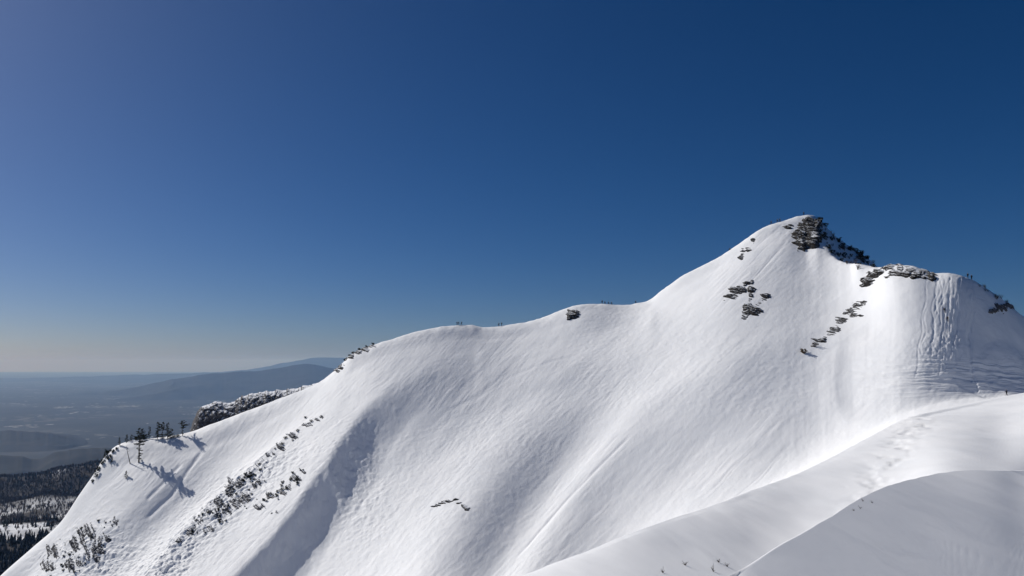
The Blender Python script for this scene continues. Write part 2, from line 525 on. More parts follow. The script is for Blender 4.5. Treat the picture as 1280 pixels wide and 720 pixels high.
# near dome: soft drifts
dome = (1 - sstep(2.0, 2.35, seg)) * sstep(0.15, 0.6, seg)
DZ += (0.05 * fbm(X / 4.0, Rr / 6.0, 3, 101) ) * dome * np.clip(Rr / 18, 0.15, 1)
DZ += 0.007 * (np.abs(fbm(X / 1.3, Rr / 2.6, 2, 105)) * 2 - 0.4) * dome * sstep(4, 8, Rr) * (1 - sstep(16, 34, Rr))
DZ += 0.07 * near * fbm(X / 3 + Rr / 9, Rr / 7, 3, 106)

Z = Zz + DZ
P3 = np.stack([X, Rr, Z], -1)

# ------------------------------------------------------------------ materials
def snow_material():
    m, t, b = new_mat('snow')
    g = t.nodes.new('ShaderNodeTexCoord')
    n1 = N(t, 'TexNoise', Scale=0.06, Detail=6.0, Roughness=0.6)
    t.links.new(g.outputs['Object'], n1.inputs['Vector'])
    r = ramp(t, [(0.3, (0.81, 0.825, 0.85)), (0.7, (0.875, 0.88, 0.895))])
    t.links.new(n1.outputs['Fac'], r.inputs[0])
    t.links.new(r.outputs[0], b.inputs['Base Color'])
    b.inputs['Roughness'].default_value = 0.65
    b.inputs['Specular IOR Level'].default_value = 0.2
    mp = N(t, 'Mapping')
    mp.inputs['Rotation'].default_value = (0.5, 0.2, 0.7)
    mp.inputs['Scale'].default_value = (1.0, 0.5, 0.8)
    t.links.new(g.outputs['Object'], mp.inputs['Vector'])
    n2 = N(t, 'TexNoise', Scale=0.75, Detail=5.0, Roughness=0.62)
    t.links.new(mp.outputs[0], n2.inputs['Vector'])
    n3 = N(t, 'TexNoise', Scale=9.0, Detail=4.0, Roughness=0.6)
    t.links.new(g.outputs['Object'], n3.inputs['Vector'])
    b1 = N(t, 'Bump', Strength=0.30, Distance=0.5)
    b2 = N(t, 'Bump', Strength=0.12, Distance=0.03)
    t.links.new(n2.outputs['Fac'], b1.inputs['Height'])
    t.links.new(n3.outputs['Fac'], b2.inputs['Height'])
    t.links.new(b2.outputs['Normal'], b1.inputs['Normal'])
    ga = t.nodes.new('ShaderNodeAttribute'); ga.attribute_name = 'grain'
    gm_ = N(t, 'Math', operation='MULTIPLY'); gm_.inputs[1].default_value = 0.20
    t.links.new(ga.outputs['Fac'], gm_.inputs[0]); t.links.new(gm_.outputs[0], b1.inputs['Strength'])
    t.links.new(b1.outputs['Normal'], b.inputs['Normal'])
    return m


SNOW = snow_material()
mountain = grid_obj('mountain_terrain', P3, SNOW)
tag(mountain, kind='structure')
_at = mountain.data.attributes.new('grain', 'FLOAT', 'POINT')
_at.data.foreach_set('value', (0.10 + 0.90 * sstep(60, 190, Rr)).astype(np.float32).ravel())

# ---REST
# ------------------------------------------------------------------ finding places on the mountain
UF, VF = proj(X, Rr, Z)


def locate(u, y, s0=5.2, s1=9.05):
    m = (seg > s0) & (seg < s1) & (np.abs(UF - u) < 3) & (np.abs(VF - y) < 6)
    d = np.where(m, (UF - u) ** 2 + (VF - y) ** 2, 1e9)
    i = int(np.argmin(d))
    if d.ravel()[i] > 1e8:
        return None
    return Vector(P3.reshape(-1, 3)[i])


def skyline(u, s0=7.6, s1=9.3):
    m = (seg > s0) & (seg < s1) & (np.abs(UF - u) < 1.2)
    i = int(np.argmin(np.where(m, VF, 1e9)))
    return Vector(P3.reshape(-1, 3)[i])


# ------------------------------------------------------------------ rock
def rock_material(name, c0, c1, snow0=0.62, snow1=0.80):
    m, t, b = new_mat(name)
    g = t.nodes.new('ShaderNodeTexCoord')
    geo = t.nodes.new('ShaderNodeNewGeometry')
    sx = t.nodes.new('ShaderNodeSeparateXYZ')
    t.links.new(geo.outputs['True Normal'], sx.inputs[0])
    n = N(t, 'TexNoise', Scale=0.9, Detail=6.0, Roughness=0.65)
    t.links.new(g.outputs['Object'], n.inputs['Vector'])
    r = ramp(t, [(0.3, c0), (0.7, c1)])
    t.links.new(n.outputs['Fac'], r.inputs[0])
    n2 = N(t, 'TexNoise', Scale=1.6, Detail=4.0)
    t.links.new(g.outputs['Object'], n2.inputs['Vector'])
    ma = N(t, 'Math', operation='MULTIPLY_ADD')
    t.links.new(n2.outputs['Fac'], ma.inputs[0])
    ma.inputs[1].default_value = 0.5
    t.links.new(sx.outputs['Z'], ma.inputs[2])
    r2 = ramp(t, [(0.0, 0.0), (1.0, 1.0)])
    mr = N(t, 'MapRange')
    mr.inputs['From Min'].default_value = snow0 + 0.25
    mr.inputs['From Max'].default_value = snow1 + 0.25
    t.links.new(ma.outputs[0], mr.inputs['Value'])
    mx = N(t, 'Mix', data_type='RGBA')
    t.links.new(mr.outputs[0], mx.inputs[0])
    t.links.new(r.outputs[0], mx.inputs[6])
    mx.inputs[7].default_value = (0.84, 0.86, 0.9, 1)
    t.links.new(mx.outputs[2], b.inputs['Base Color'])
    b.inputs['Roughness'].default_value = 0.85
    b.inputs['Specular IOR Level'].default_value = 0.15
    return m


ROCK = rock_material('dark_rock', (0.009, 0.0085, 0.008), (0.045, 0.039, 0.034), 0.66, 0.9)
RIME = rock_material('rimed_rock', (0.03, 0.029, 0.032), (0.12, 0.115, 0.12), 0.70, 0.92)


def outcrop(label, blobs, A=1.6, up=3, mat=ROCK, sc=1.4, seed=0, bias=0.0, nz=0.9, s0=6.0, s1=9.05, cat='rock outcrop', name='rock_outcrop'):
    us = [b[0] - b[2] for b in blobs] + [b[0] + b[2] for b in blobs]
    vs = [b[1] - b[3] for b in blobs] + [b[1] + b[3] for b in blobs]
    m = (seg > s0) & (seg < s1) & (UF > min(us) - 4) & (UF < max(us) + 4) & (VF > min(vs) - 4) & (VF < max(vs) + 4)
    ii, jj = np.nonzero(m)
    i0, i1, j0, j1 = max(ii.min() - 1, 0), ii.max() + 2, max(jj.min() - 1, 0), jj.max() + 2
    B = P3[i0:i1, j0:j1]
    R, C = B.shape[:2]
    ri = np.linspace(0, R - 1, (R - 1) * up + 1); ci = np.linspace(0, C - 1, (C - 1) * up + 1)
    a0 = np.clip(ri.astype(int), 0, R - 2); c0 = np.clip(ci.astype(int), 0, C - 2)
    fr = (ri - a0)[:, None, None]; fc = (ci - c0)[None, :, None]
    G = (B[a0][:, c0] * (1 - fr) * (1 - fc) + B[a0 + 1][:, c0] * fr * (1 - fc) + B[a0][:, c0 + 1] * (1 - fr) * fc + B[a0 + 1][:, c0 + 1] * fr * fc)
    nn = np.cross(np.gradient(G, axis=1), np.gradient(G, axis=0))
    nn /= np.linalg.norm(nn, axis=-1, keepdims=True) + 1e-9
    nn *= np.sign(nn[..., 2:3])
    u, v = proj(G[..., 0], G[..., 1], G[..., 2])
    wob = 2.0
    uu = u + wob * vnoise(G[..., 0] / 1.7, G[..., 2] / 1.7, seed + 3); vv = v + wob * vnoise(G[..., 0] / 1.7, G[..., 2] / 1.7, seed + 4)
    M = np.full(u.shape, -9.0)
    for cu, cv, ru, rv in blobs:
        M = np.maximum(M, 1 - np.sqrt(((uu - cu) / ru) ** 2 + ((vv - cv) / rv) ** 2))
    n1 = fbm(G[..., 0] / sc + G[..., 1] / (sc * 1.3), G[..., 2] / sc - G[..., 1] / (sc * 3), 4, seed, 0.62)
    n2 = np.round((G[..., 2] * 0.8 + G[..., 0] * 0.35 + n1 * 1.5) * 1.4) / 1.4 - (G[..., 2] * 0.8 + G[..., 0] * 0.35 + n1 * 1.5)
    n3 = vnoise(G[..., 0] / 0.55 + G[..., 1] / 0.8, G[..., 2] / 0.5, seed + 21)
    h = A * (np.clip(M, -0.8, 0.55) + nz * n1 + 0.07 * n2 + 0.10 * n3 + bias)
    h = np.where(M < -0.8, -1.0, h)
    Q = G + nn * (np.clip(h, -0.6, A) * 0.7)[..., None]
    Q[..., 0] += 0.10 * vnoise(G[..., 0] / 0.5, G[..., 2] / 0.5, seed + 8)
    Q[..., 2] += 0.10 * vnoise(G[..., 0] / 0.5, G[..., 2] / 0.5, seed + 9)
    idx = np.arange(h.size).reshape(h.shape)
    q = np.stack([idx[:-1, :-1], idx[:-1, 1:], idx[1:, 1:], idx[1:, :-1]], -1).reshape(-1, 4)
    keep = (h.ravel()[q] > -0.12).any(1)
    q = q[keep]
    if not len(q):
        return None
    used, inv = np.unique(q, return_inverse=True)
    V = Q.reshape(-1, 3)[used]
    base = V.mean(0)
    o = mesh_obj(name, V - base, inv.reshape(-1, 4).tolist(), mat)
    o.location = base
    return tag(o, label, cat)


outcrop('big black rock outcrop with snowy ledges just right of the summit dome',
        [(1009, 282, 10, 6), (1003, 292, 9, 8), (1014, 290, 9, 8), (1005, 304, 10, 8), (1014, 303, 9, 6), (1021, 282, 4, 6), (1001, 311, 5, 4), (1018, 296, 6, 7)], 2.6, seed=11, bias=0.2, nz=1.0, sc=3.0)
outcrop('dark ragged rock patch on the open face below the summit, upper of two',
        [(920, 364, 9, 6), (913, 371, 8, 4), (927, 360, 7, 5), (933, 356, 5, 3), (939, 352, 4, 3)], 1.5, seed=21, bias=-0.02, nz=1.0, sc=2.8)
outcrop('long broken rock streak pointing downhill below the ragged patch under the summit',
        [(939, 362, 4, 4), (938, 372, 4, 8), (936, 384, 6, 8), (932, 394, 7, 5), (942, 388, 8, 7), (949, 379, 7, 5), (956, 371, 6, 4)], 1.3, seed=31, bias=-0.10, nz=1.0, sc=2.6)
outcrop('pair of thin dark rock slits high on the left shoulder of the summit',
        [(941, 301, 2.5, 4), (935, 312, 4, 4), (927, 321, 3.5, 5), (929, 314, 4, 3)], 1.0, seed=41, bias=-0.2)
outcrop('small flat rock slit in the snow left of the big summit outcrop', [(987, 284, 6, 2)], 1.0, seed=43, bias=0.0)
outcrop('black wedge of rock at the left end of the rocky shoulder crest',
        [(1083, 351, 7, 5), (1090, 345, 8, 5), (1097, 341, 6, 4)], 1.8, seed=51, bias=0.2, nz=0.9, sc=2.6)
outcrop('snow streaked rocky band along the shoulder crest right of the black wedge',
        [(1108, 346, 6, 3), (1125, 335, 7, 4), (1122, 341, 9, 5), (1138, 337, 10, 5), (1150, 341, 10, 5), (1145, 346, 9, 4), (1158, 346, 8, 4), (1112, 336, 8, 4), (1116, 342, 8, 5), (1132, 343, 9, 5)], 1.3, seed=61, bias=-0.09, nz=1.0, sc=2.6)
outcrop('single small black rock at the right end of the rocky shoulder crest', [(1165, 347, 4.5, 4.5)], 1.2, seed=63, bias=0.1)
outcrop('line of scattered small rocks slanting down the slope below the rocky shoulder',
        [(1078, 377, 6, 3), (1070, 381, 8, 4), (1062, 389, 6, 4), (1058, 390, 5, 3), (1068, 395, 7, 4), (1052, 401, 7, 4), (1045, 411, 6, 4), (1038, 417, 6, 4), (1075, 394, 5, 3)], 0.9, seed=71, bias=-0.20, sc=0.9, nz=1.0, up=4)
outcrop('short row of low rocks and twigs beside the round brown bush', [(1026, 426, 6, 4), (1019, 429, 7, 5), (1030, 424, 5, 3)], 0.9, seed=73, bias=-0.15)
outcrop('grey half buried rock knob on the far right skyline slope', [(1252, 384, 12, 8), (1244, 389, 8, 4), (1262, 381, 8, 8)], 1.7, mat=RIME, seed=81, bias=-0.32, sc=1.1)
outcrop('small black rock under the snowy knoll on the middle ridge', [(717, 393, 6, 4), (713, 396, 4, 3)], 1.5, seed=91, bias=0.22, nz=0.6)
outcrop('thin dark glide crack arching across the lower face', [(542, 633, 4, 1.3), (547, 631, 4, 1.3), (552, 628.5, 4, 1.3), (557, 626.5, 4, 1.3), (563, 625, 4, 1.2), (568, 624.5, 4, 1.3), (575, 630, 3, 1), (581, 634, 3.5, 2.2), (584, 636, 3, 2)],
        0.5, seed=93, bias=0.25, nz=0.45, cat='snow crack', name='snow_crack', up=4)
outcrop('rusty and dark rocks breaking the ridge where it steepens left of centre',
        [(426, 457, 5, 5), (434, 447, 6, 6), (440, 443, 5, 5), (447, 440, 6, 4), (456, 436, 6, 4), (463, 433, 5, 3), (420, 463, 4, 3)], 1.0, seed=95, bias=-0.2, s1=9.4)
outcrop('speckled rocky rib running diagonally down the lower left face',
        [(398, 524, 6, 4), (384, 531, 8, 4), (366, 545, 9, 5), (350, 559, 9, 5), (338, 569, 8, 5), (325, 580, 9, 6), (312, 592, 9, 6), (300, 604, 9, 7), (285, 618, 9, 7), (272, 628, 9, 9), (258, 640, 9, 9),
         (248, 652, 9, 9), (240, 664, 8, 8), (290, 632, 12, 12), (275, 646, 12, 10), (305, 622, 9, 9), (288, 606, 7, 12), (320, 604, 8, 8), (262, 662, 9, 7), (226, 676, 7, 6)], 0.9, mat=RIME, seed=97, bias=-0.36, sc=1.1)
outcrop('cluster of small dark rocks right of the speckled rib, near the shaded gully',
        [(362, 608, 8, 7), (354, 615, 8, 6), (370, 597, 8, 5), (375, 590, 8, 5), (337, 620, 9, 7), (325, 632, 9, 6), (345, 640, 7, 5)], 1.0, mat=RIME, seed=99, bias=-0.34)
outcrop('broken grey rocks in the bottom left corner of the slope',
        [(70, 690, 16, 12), (95, 678, 16, 14), (112, 664, 16, 12), (120, 690, 14, 14), (90, 705, 16, 9), (135, 655, 12, 9), (60, 708, 14, 8), (130, 672, 12, 14)], 0.9, mat=RIME, seed=101, bias=-0.36, sc=1.1)
# knob behind the left ridge
def knob():
    top = [(236, 545), (241, 528), (246, 515), (252, 509), (262, 504.5), (276, 502.5), (288, 503), (296, 500), (304, 494.5), (315, 492), (330, 489), (350, 488), (364, 486), (378, 483), (392, 480), (404, 477), (416, 470)]
    n, mrows = 190, 46
    uu = np.linspace(236, 416, n)
    yy = np.interp(uu, [p[0] for p in top], [p[1] for p in top])
    yy = yy + 1.3 * vnoise(uu / 4.5, uu * 0, 7) + 0.8 * vnoise(uu / 1.8, uu * 0, 8)
    P = []
    for t in np.linspace(0, 1, mrows):
        a, k = ak(uu, yy)
        rp = np.interp(a, AL, rP); zp = np.interp(a, AL, zP)
        rc = rp + 16; zc = k * rc
        w = sstep(240, 262, uu) * (1 - sstep(390, 416, uu))
        if t <= 0.72:
            q = t / 0.72
            r = rp + 3 + 13 * q
            z = zp - 4 + (zc - zp + 4) * np.sin(q * math.pi / 2) ** 0.9
        else:
            q = (t - 0.72) / 0.28
            r = rc + 22 * q
            z = zc - 14 * q ** 1.4
        h = np.sin(min(t / 0.72, 1) * math.pi) if t < 0.72 else 0
        x = a * r
        r = r - h * 3.2 * np.abs(fbm(x / 2.6, z / 2.6, 5, 55, 0.6))
        P.append(np.stack([a * r, r, z], -1))
    P = np.array(P)
    o = grid_obj('rocky_knob', P - P.mean((0, 1)), RIME, smooth=False)
    o.location = P.mean((0, 1))
    return tag(o, 'grey rime covered rocky knob behind the left ridge, right of the conifers', 'rocky knob')


knob()

# ------------------------------------------------------------------ vegetation
NEEDLE = plain_mat('conifer_needles', (0.016, 0.024, 0.016), 0.85, 0.5, 0.8)
BARK = plain_mat('bark', (0.045, 0.035, 0.028), 0.9, 0.3, 6)
TWIG = plain_mat('bare_twigs', (0.055, 0.042, 0.036), 0.9, 0.3, 3)
TAN = plain_mat('dry_leaves', (0.13, 0.095, 0.06), 0.9, 0.35, 4)


def tube(vs, fs, pts, rad, n=5):
    b = len(vs)
    for i, (p, r) in enumerate(zip(pts, rad)):
        d = (pts[min(i + 1, len(pts) - 1)] - pts[max(i - 1, 0)]).normalized()
        e = d.cross(Vector((0.3, 0.9, 0.2))).normalized(); f = d.cross(e)
        for k in range(n):
            an = 2 * math.pi * k / n
            vs.append(p + (e * math.cos(an) + f * math.sin(an)) * r)
    for i in range(len(pts) - 1):
        for k in range(n):
            k2 = (k + 1) % n
            fs.append((b + i * n + k, b + i * n + k2, b + (i + 1) * n + k2, b + (i + 1) * n + k))


def tuft(vs, fs, p, d, L, wd, R):
    """a spray of needles: two crossed slivers"""
    for _ in range(2):
        s = d.cross(Vector((R.gauss(0, 1), R.gauss(0, 1), R.gauss(0, 1)))).normalized() * wd
        b = len(vs)
        vs.extend([p - s * 0.4, p + d * L * 0.55 - s, p + d * L, p + d * L * 0.5 + s])
        fs.append((b, b + 1, b + 2, b + 3))


def conifer(seed, H, crown0=0.12, spread=0.2, dens=1.0, lean=0.0, flag=0.0, top_heavy=False):
    R = random.Random(seed)
    root = bpy.data.objects.new('conifer_tree', None)
    COL.objects.link(root)
    vs, fs = [], []
    pts = [Vector((lean * H * t * t + 0.02 * H * R.gauss(0, .4), 0.01 * H * R.gauss(0, .4), H * t)) for t in (0, .2, .4, .6, .8, 1)]
    pts[0] = Vector((0, 0, -1.0))
    tube(vs, fs, pts, [H * 0.022, H * 0.019, H * 0.015, H * 0.011, H * 0.006, H * 0.001], 6)
    mesh_obj('trunk', vs, fs, BARK, root)
    vs, fs = [], []
    nb = int(46 * dens)
    for i in range(nb):
        t = crown0 + (1 - crown0) * (i + R.random()) / nb
        if top_heavy and t < 0.5 and R.random() < 0.72:
            continue
        seg_i = min(int(t * 5), 4); q = t * 5 - seg_i
        base = pts[seg_i] * (1 - q) + pts[seg_i + 1] * q
        if seg_i == 0: base.z = H * t
        an = R.random() * 2 * math.pi
        prof = (1 - t) ** 0.75 + 0.10
        if top_heavy:
            prof = 0.35 if t < 0.5 else 0.95 * math.sin(min(1, (1.02 - t) / 0.5) * math.pi * 0.62) + 0.1
        L = H * spread * prof * (0.55 + 0.7 * R.random()) * (1 + flag * math.cos(an))
        d = Vector((math.cos(an), math.sin(an), -0.05 - 0.30 * (1 - t) + 0.25 * t)).normalized()
        ns = max(3, int(L / 0.28))
        for k in range(ns):
            f = (k + 0.6) / ns
            p = base + d * L * f + Vector((0, 0, 0.22 * L * f * f - 0.12 * L * f))
            for sgn in (-1, 1):
                dd = (d + Vector((-d.y, d.x, 0)) * sgn * (0.8 + 0.4 * R.random()) + Vector((0, 0, R.gauss(0, .25)))).normalized()
                tuft(vs, fs, p, dd, (0.30 + 0.45 * (1 - f)) * (0.5 + H * 0.05), 0.10 + H * 0.006, R)
    mesh_obj('crown', vs, fs, NEEDLE, root)
    return root


def put(o, p, rz=0.0, sc=1.0):
    o.location = p
    o.rotation_euler = (0, 0, rz)
    o.scale = (sc, sc, sc)


TG = 'conifers on the left ridge end'
# (u, y of the foot, height in pixels, label, kind, width)
trees = [
    (173, 578, 46, 'tallest conifer on the left ridge end, dense crown over a thin lower trunk', 'tall'),
    (197, 549, 23, 'first dark conifer of the tight group right of the tallest one', 'broad'),
    (203, 548, 22, 'middle conifer in the tight group on the left ridge', 'broad2'),
    (209, 548, 21, 'right hand conifer of the tight group on the left ridge', 'broad'),
    (214, 548, 13, 'small conifer at the right edge of the tight ridge group', 'small'),
    (228, 545, 21, 'wide bushy conifer standing apart beside the grey rocky knob', 'flag'),
    (186, 547, 16, 'slim conifer on the skyline between the tallest one and the group', 'slim'),
    (158, 550, 10, 'low bushy conifer on the skyline left of the tallest one', 'small'),
    (164, 549, 8, 'tiny conifer close against the left side of the tallest one', 'small'),
    (149, 558, 12, 'thin young conifer on the skyline, leftmost but for the edge clump', 'slim'),
    (131, 573, 13, 'dense dark conifer at the drop off on the left ridge edge', 'broad'),
    (139, 579, 9, 'small fir just inside the drop off, right of the dense edge conifer', 'small'),
    (158, 597, 9, 'little isolated fir half buried in snow below the tallest conifer', 'small'),
    (121, 597, 12, 'lowest conifer leaning out on the left ridge edge', 'small'),
]
protos = {
    'tall': conifer(1, 15.0, 0.10, 0.22, 1.5, 0.0, 0.1, True),
    'broad': conifer(2, 7.5, 0.12, 0.30, 1.1, 0.02, 0.2),
    'broad2': conifer(3, 7.5, 0.15, 0.30, 1.0, -0.02, 0.15, True),
    'flag': conifer(4, 7.0, 0.15, 0.42, 1.2, 0.03, 0.3, True),
    'slim': conifer(5, 5.0, 0.15, 0.16, 0.7, 0.0, 0.0),
    'small': conifer(6, 3.2, 0.02, 0.38, 0.7, 0.03, 0.2),
}
hts = {'tall': 15.0, 'broad': 7.5, 'broad2': 7.5, 'flag': 7.0, 'slim': 5.0, 'small': 3.2}
usedp = set()
for i, (u, y, hp, lab, kd) in enumerate(trees):
    p = locate(u, y, 6, 9.05) or skyline(u)
    o = protos[kd] if kd not in usedp else copy_thing(protos[kd])
    usedp.add(kd)
    H = 0.9 * hp * p.y / F
    put(o, p, 1.3 * i, H / hts[kd])
    tag(o, lab, 'conifer', TG)

# dead leaning tree
R = random.Random(4)
root = bpy.data.objects.new('dead_tree', None); COL.objects.link(root)
p0 = locate(163, 579)
vs, fs = [], []
tp = [Vector((0, 0, -0.5)), Vector((-0.9, 0, 2.6)), Vector((-1.6, 0.1, 5.0)), Vector((-1.9, 0.2, 6.6))]
tube(vs, fs, tp, [0.17, 0.13, 0.08, 0.02], 6)
mesh_obj('trunk', vs, fs, TWIG, root)
for t, L, s in ((0.45, 0.9, 1), (0.62, 0.8, -1), (0.8, 0.6, 1)):
    vs, fs = [], []
    b = tp[1].lerp(tp[3], t)
    tube(vs, fs, [b, b + Vector((s * L * 0.6, 0.1, 0.3 * L)), b + Vector((s * L, 0.1, 0.7 * L))], [0.05, 0.035, 0.01], 5)
    mesh_obj('branch', vs, fs, TWIG, root)
root.location = p0
tag(root, 'bare dead tree leaning left just beside the tallest conifer', 'dead tree')


def shrub_mesh(name, seed, mat, n=10, needles=True, H=1.2, Wd=0.9, pale=False):
    R = random.Random(seed)
    vs, fs = [], []
    for i in range(n):
        an = R.random() * 6.283
        tip = Vector((math.cos(an) * Wd * (0.3 + 0.7 * R.random()), math.sin(an) * Wd * (0.3 + 0.7 * R.random()), H * (0.4 + 0.6 * R.random())))
        st = Vector((tip.x * 0.12, tip.y * 0.12, -0.4))
        mid = st.lerp(tip, 0.55) + Vector((0, 0, 0.12 * H))
        tube(vs, fs, [st, mid, tip], [0.05, 0.035, 0.012], 3)
        for k in range(7 if needles else 5):
            f = 0.3 + 0.7 * R.random()
            p = mid.lerp(tip, f) if R.random() < .7 else st.lerp(mid, f)
            d = Vector((R.gauss(0, 1), R.gauss(0, 1), R.gauss(0.3, 0.7))).normalized()
            if needles:
                tuft(vs, fs, p, d, 0.34 + 0.25 * R.random(), 0.13, R)
            else:
                e = p + d * (0.35 + 0.4 * R.random())
                tube(vs, fs, [p, e], [0.022, 0.008], 3)
    o = mesh_obj(name, vs, fs, mat)
    return o


def scatter(proto, spots, label, cat, group, smin, smax, seed, s0=6, s1=9.05):
    R = random.Random(seed)
    first = True
    for u, y in spots:
        p = locate(u, y, s0, s1)
        if p is None:
            continue
        q = proto if (first and not proto.get('label')) else proto.copy()
        if q is not proto:
            COL.objects.link(q)
        first = False
        put(q, p, R.random() * 6.28, smin + (smax - smin) * R.random())
        tag(q, label, cat, group)


def along_line(pts, n, spread, seed):
    R = random.Random(seed)
    out = []
    L = [math.dist(pts[i], pts[i + 1]) for i in range(len(pts) - 1)]
    for _ in range(n):
        t = R.random() * sum(L); i = 0
        while t > L[i]:
            t -= L[i]; i += 1
        f = t / L[i]
        out.append((pts[i][0] + (pts[i + 1][0] - pts[i][0]) * f + R.gauss(0, spread), pts[i][1] + (pts[i + 1][1] - pts[i][1]) * f + R.gauss(0, spread)))
    return out


pine = [shrub_mesh('dwarf_pine', 20 + k, NEEDLE, 9, True, 1.1, 0.8) for k in range(4)]
bare = [shrub_mesh('bare_shrub', 40 + k, TWIG, 12, False, 1.9, 1.0) for k in range(2)]
scatter(pine[0], along_line([(392, 527), (372, 541), (345, 563), (322, 583), (300, 604), (284, 620), (262, 640), (245, 655), (228, 673)], 34, 3.5, 1),
        'dark dwarf pine poking through snow along the upper edge of the speckled rib', 'dwarf pine', 'dwarf pines along the speckled rib', 0.35, 0.85, 1)
scatter(pine[1], along_line([(330, 590), (300, 622), (275, 650), (285, 640), (320, 605)], 26, 10, 2),
        'snow laden dwarf pine scattered below the crest of the speckled rib', 'dwarf pine', 'dwarf pines below the speckled rib', 0.3, 0.65, 2)
scatter(pine[2], along_line([(378, 590), (362, 606), (345, 618), (325, 630)], 20, 3.5, 3),
        'dwarf pine among the small rocks beside the shaded gully', 'dwarf pine', 'dwarf pines beside the gully', 0.4, 0.9, 3)
scatter(pine[3], along_line([(135, 652), (105, 672), (75, 695), (120, 690), (95, 708), (60, 712)], 58, 9, 4),
        'dwarf pine buried to its tips in the bottom left corner of the slope', 'dwarf pine', 'dwarf pines in the bottom left corner', 0.25, 0.7, 4)
pe = shrub_mesh('dwarf_pine', 31, NEEDLE, 10, True, 1.2, 0.9)
scatter(pe, [(133, 566), (128, 580), (136, 574), (141, 566), (124, 588), (146, 562), (116, 603), (170, 549), (176, 548), (181, 548), (218, 547), (222, 546)],
        'low dwarf pine at the feet of the ridge end conifers', 'dwarf pine', 'dwarf pines at the ridge end', 0.7, 1.5, 5)
pr = shrub_mesh('dwarf_pine', 32, NEEDLE, 9, True, 1.0, 0.8)
scatter(pr, [(430, 450), (436, 444), (441, 441), (449, 437), (458, 433), (466, 431)], 'dwarf pine growing among the rusty ridge rocks left of centre', 'dwarf pine', 'dwarf pines on the rusty ridge', 0.6, 1.1, 6)
R = random.Random(9)
fl = []
poly_top = [(1024, 272), (1030, 280), (1040, 293), (1060, 308), (1080, 317), (1092, 328)]
poly_bot = [(1024, 285), (1030, 302), (1040, 317), (1060, 333), (1080, 341), (1092, 338)]
while len(fl) < 80:
    u = R.uniform(1025, 1092)
    t = np.interp(u, [p[0] for p in poly_top], [p[1] for p in poly_top]); b = np.interp(u, [p[0] for p in poly_bot], [p[1] for p in poly_bot])
    f = R.random() ** 1.1
    fl.append((u, t + (b - t) * f))
scatter(bare[0], fl[:40], 'bare dark shrub on the shaded flank right of the summit', 'bare shrub', 'bare shrubs on the shaded summit flank', 0.6, 1.2, 7, 6.5, 9.3)
scatter(pine[0], fl[40:], 'dark dwarf pine in the shade of the summit flank', 'dwarf pine', 'dwarf pines on the shaded summit flank', 0.8, 1.6, 8, 6.5, 9.3)
scatter(bare[1], along_line([(1225, 358), (1245, 370), (1270, 384), (1278, 390)], 12, 2, 11), 'bare rime covered shrub on the far right skyline slope', 'bare shrub', 'bare shrubs on the right skyline', 0.4, 0.8, 9)
# the round bush and its pale neighbour
rb = shrub_mesh('round_bush', 77, TAN, 30, True, 1.9, 1.6)
put(rb, locate(1005, 441), 0.4, 0.85)
tag(rb, 'round tan brown bush standing alone on the open slope', 'bush')
pb = shrub_mesh('bare_shrub', 78, TWIG, 22, False, 1.8, 1.5)
put(pb, locate(1018, 433), 0.4, 0.9)
tag(pb, 'pale leafless shrub just right of the round tan bush', 'bare shrub')


def sprig(seed):
    R = random.Random(seed)
    vs, fs = [], []
    for k in range(6):
        an = R.random() * 6.28; L = 0.05 + 0.10 * R.random()
        d = Vector((math.cos(an) * 0.8, math.sin(an) * 0.8, 0.5 + R.random()))
        tube(vs, fs, [Vector((0, 0, -0.03)), d * L * 0.5, d * L + Vector((d.x, d.y, 0)) * 0.03], [0.009, 0.007, 0.003], 4)
    return mesh_obj('twig_sprig', vs, fs, TWIG)


for k, (u, y, lab) in enumerate([(1078, 627, 'upper left dark twig tip in the shaded near snow dome'), (1090, 629, 'rightmost dark twig tip in the shaded near snow dome'), (1075, 635.5, 'middle twig tip below the others in the shaded snow dome'),
                                 (1067, 639, 'lowest faint twig tip near the edge of the shaded dome')]):
    o = sprig(k)
    p = locate(u, y, 0.2, 1.98)
    if p: put(o, p, k, 0.022 * p.y)
    tag(o, lab, 'twig', 'twig tips in the near dome')
for k, (u, y, lab) in enumerate([(829, 716, 'leftmost dark grass sprig at the bottom edge of the lit snow'), (891, 714, 'sprig beside the shaded dome edge at the bottom'), (857, 707, 'faint sprig between the two bottom sprigs'),
                                 (899, 703, 'upper sprig beside the curved dome edge'), (909, 708, 'last small sprig touching the curved dome edge')]):
    o = sprig(10 + k)
    p = locate(u, y, 2.0, 4.0)
    if p: put(o, p, k, 0.04 * p.y)
    tag(o, lab, 'sprig', 'sprigs in the lit foreground snow')


# ------------------------------------------------------------------ people
SKIN = plain_mat('skin', (0.42, 0.27, 0.2), 0.6, 0.05, 8)


def cloth(name, c):
    return plain_mat(name, c, 0.8, 0.15, 9)


JK = [cloth('jacket_black', (0.015, 0.015, 0.018)), cloth('jacket_navy', (0.018, 0.024, 0.045)), cloth('jacket_charcoal', (0.035, 0.036, 0.04))]
TR_ = [cloth('trousers_black', (0.012, 0.012, 0.014)), cloth('trousers_grey', (0.03, 0.03, 0.033))]
PK = [cloth('pack_black', (0.02, 0.02, 0.022)), cloth('pack_blue', (0.02, 0.035, 0.07))]
HT = [cloth('hat_black', (0.015, 0.015, 0.017))]


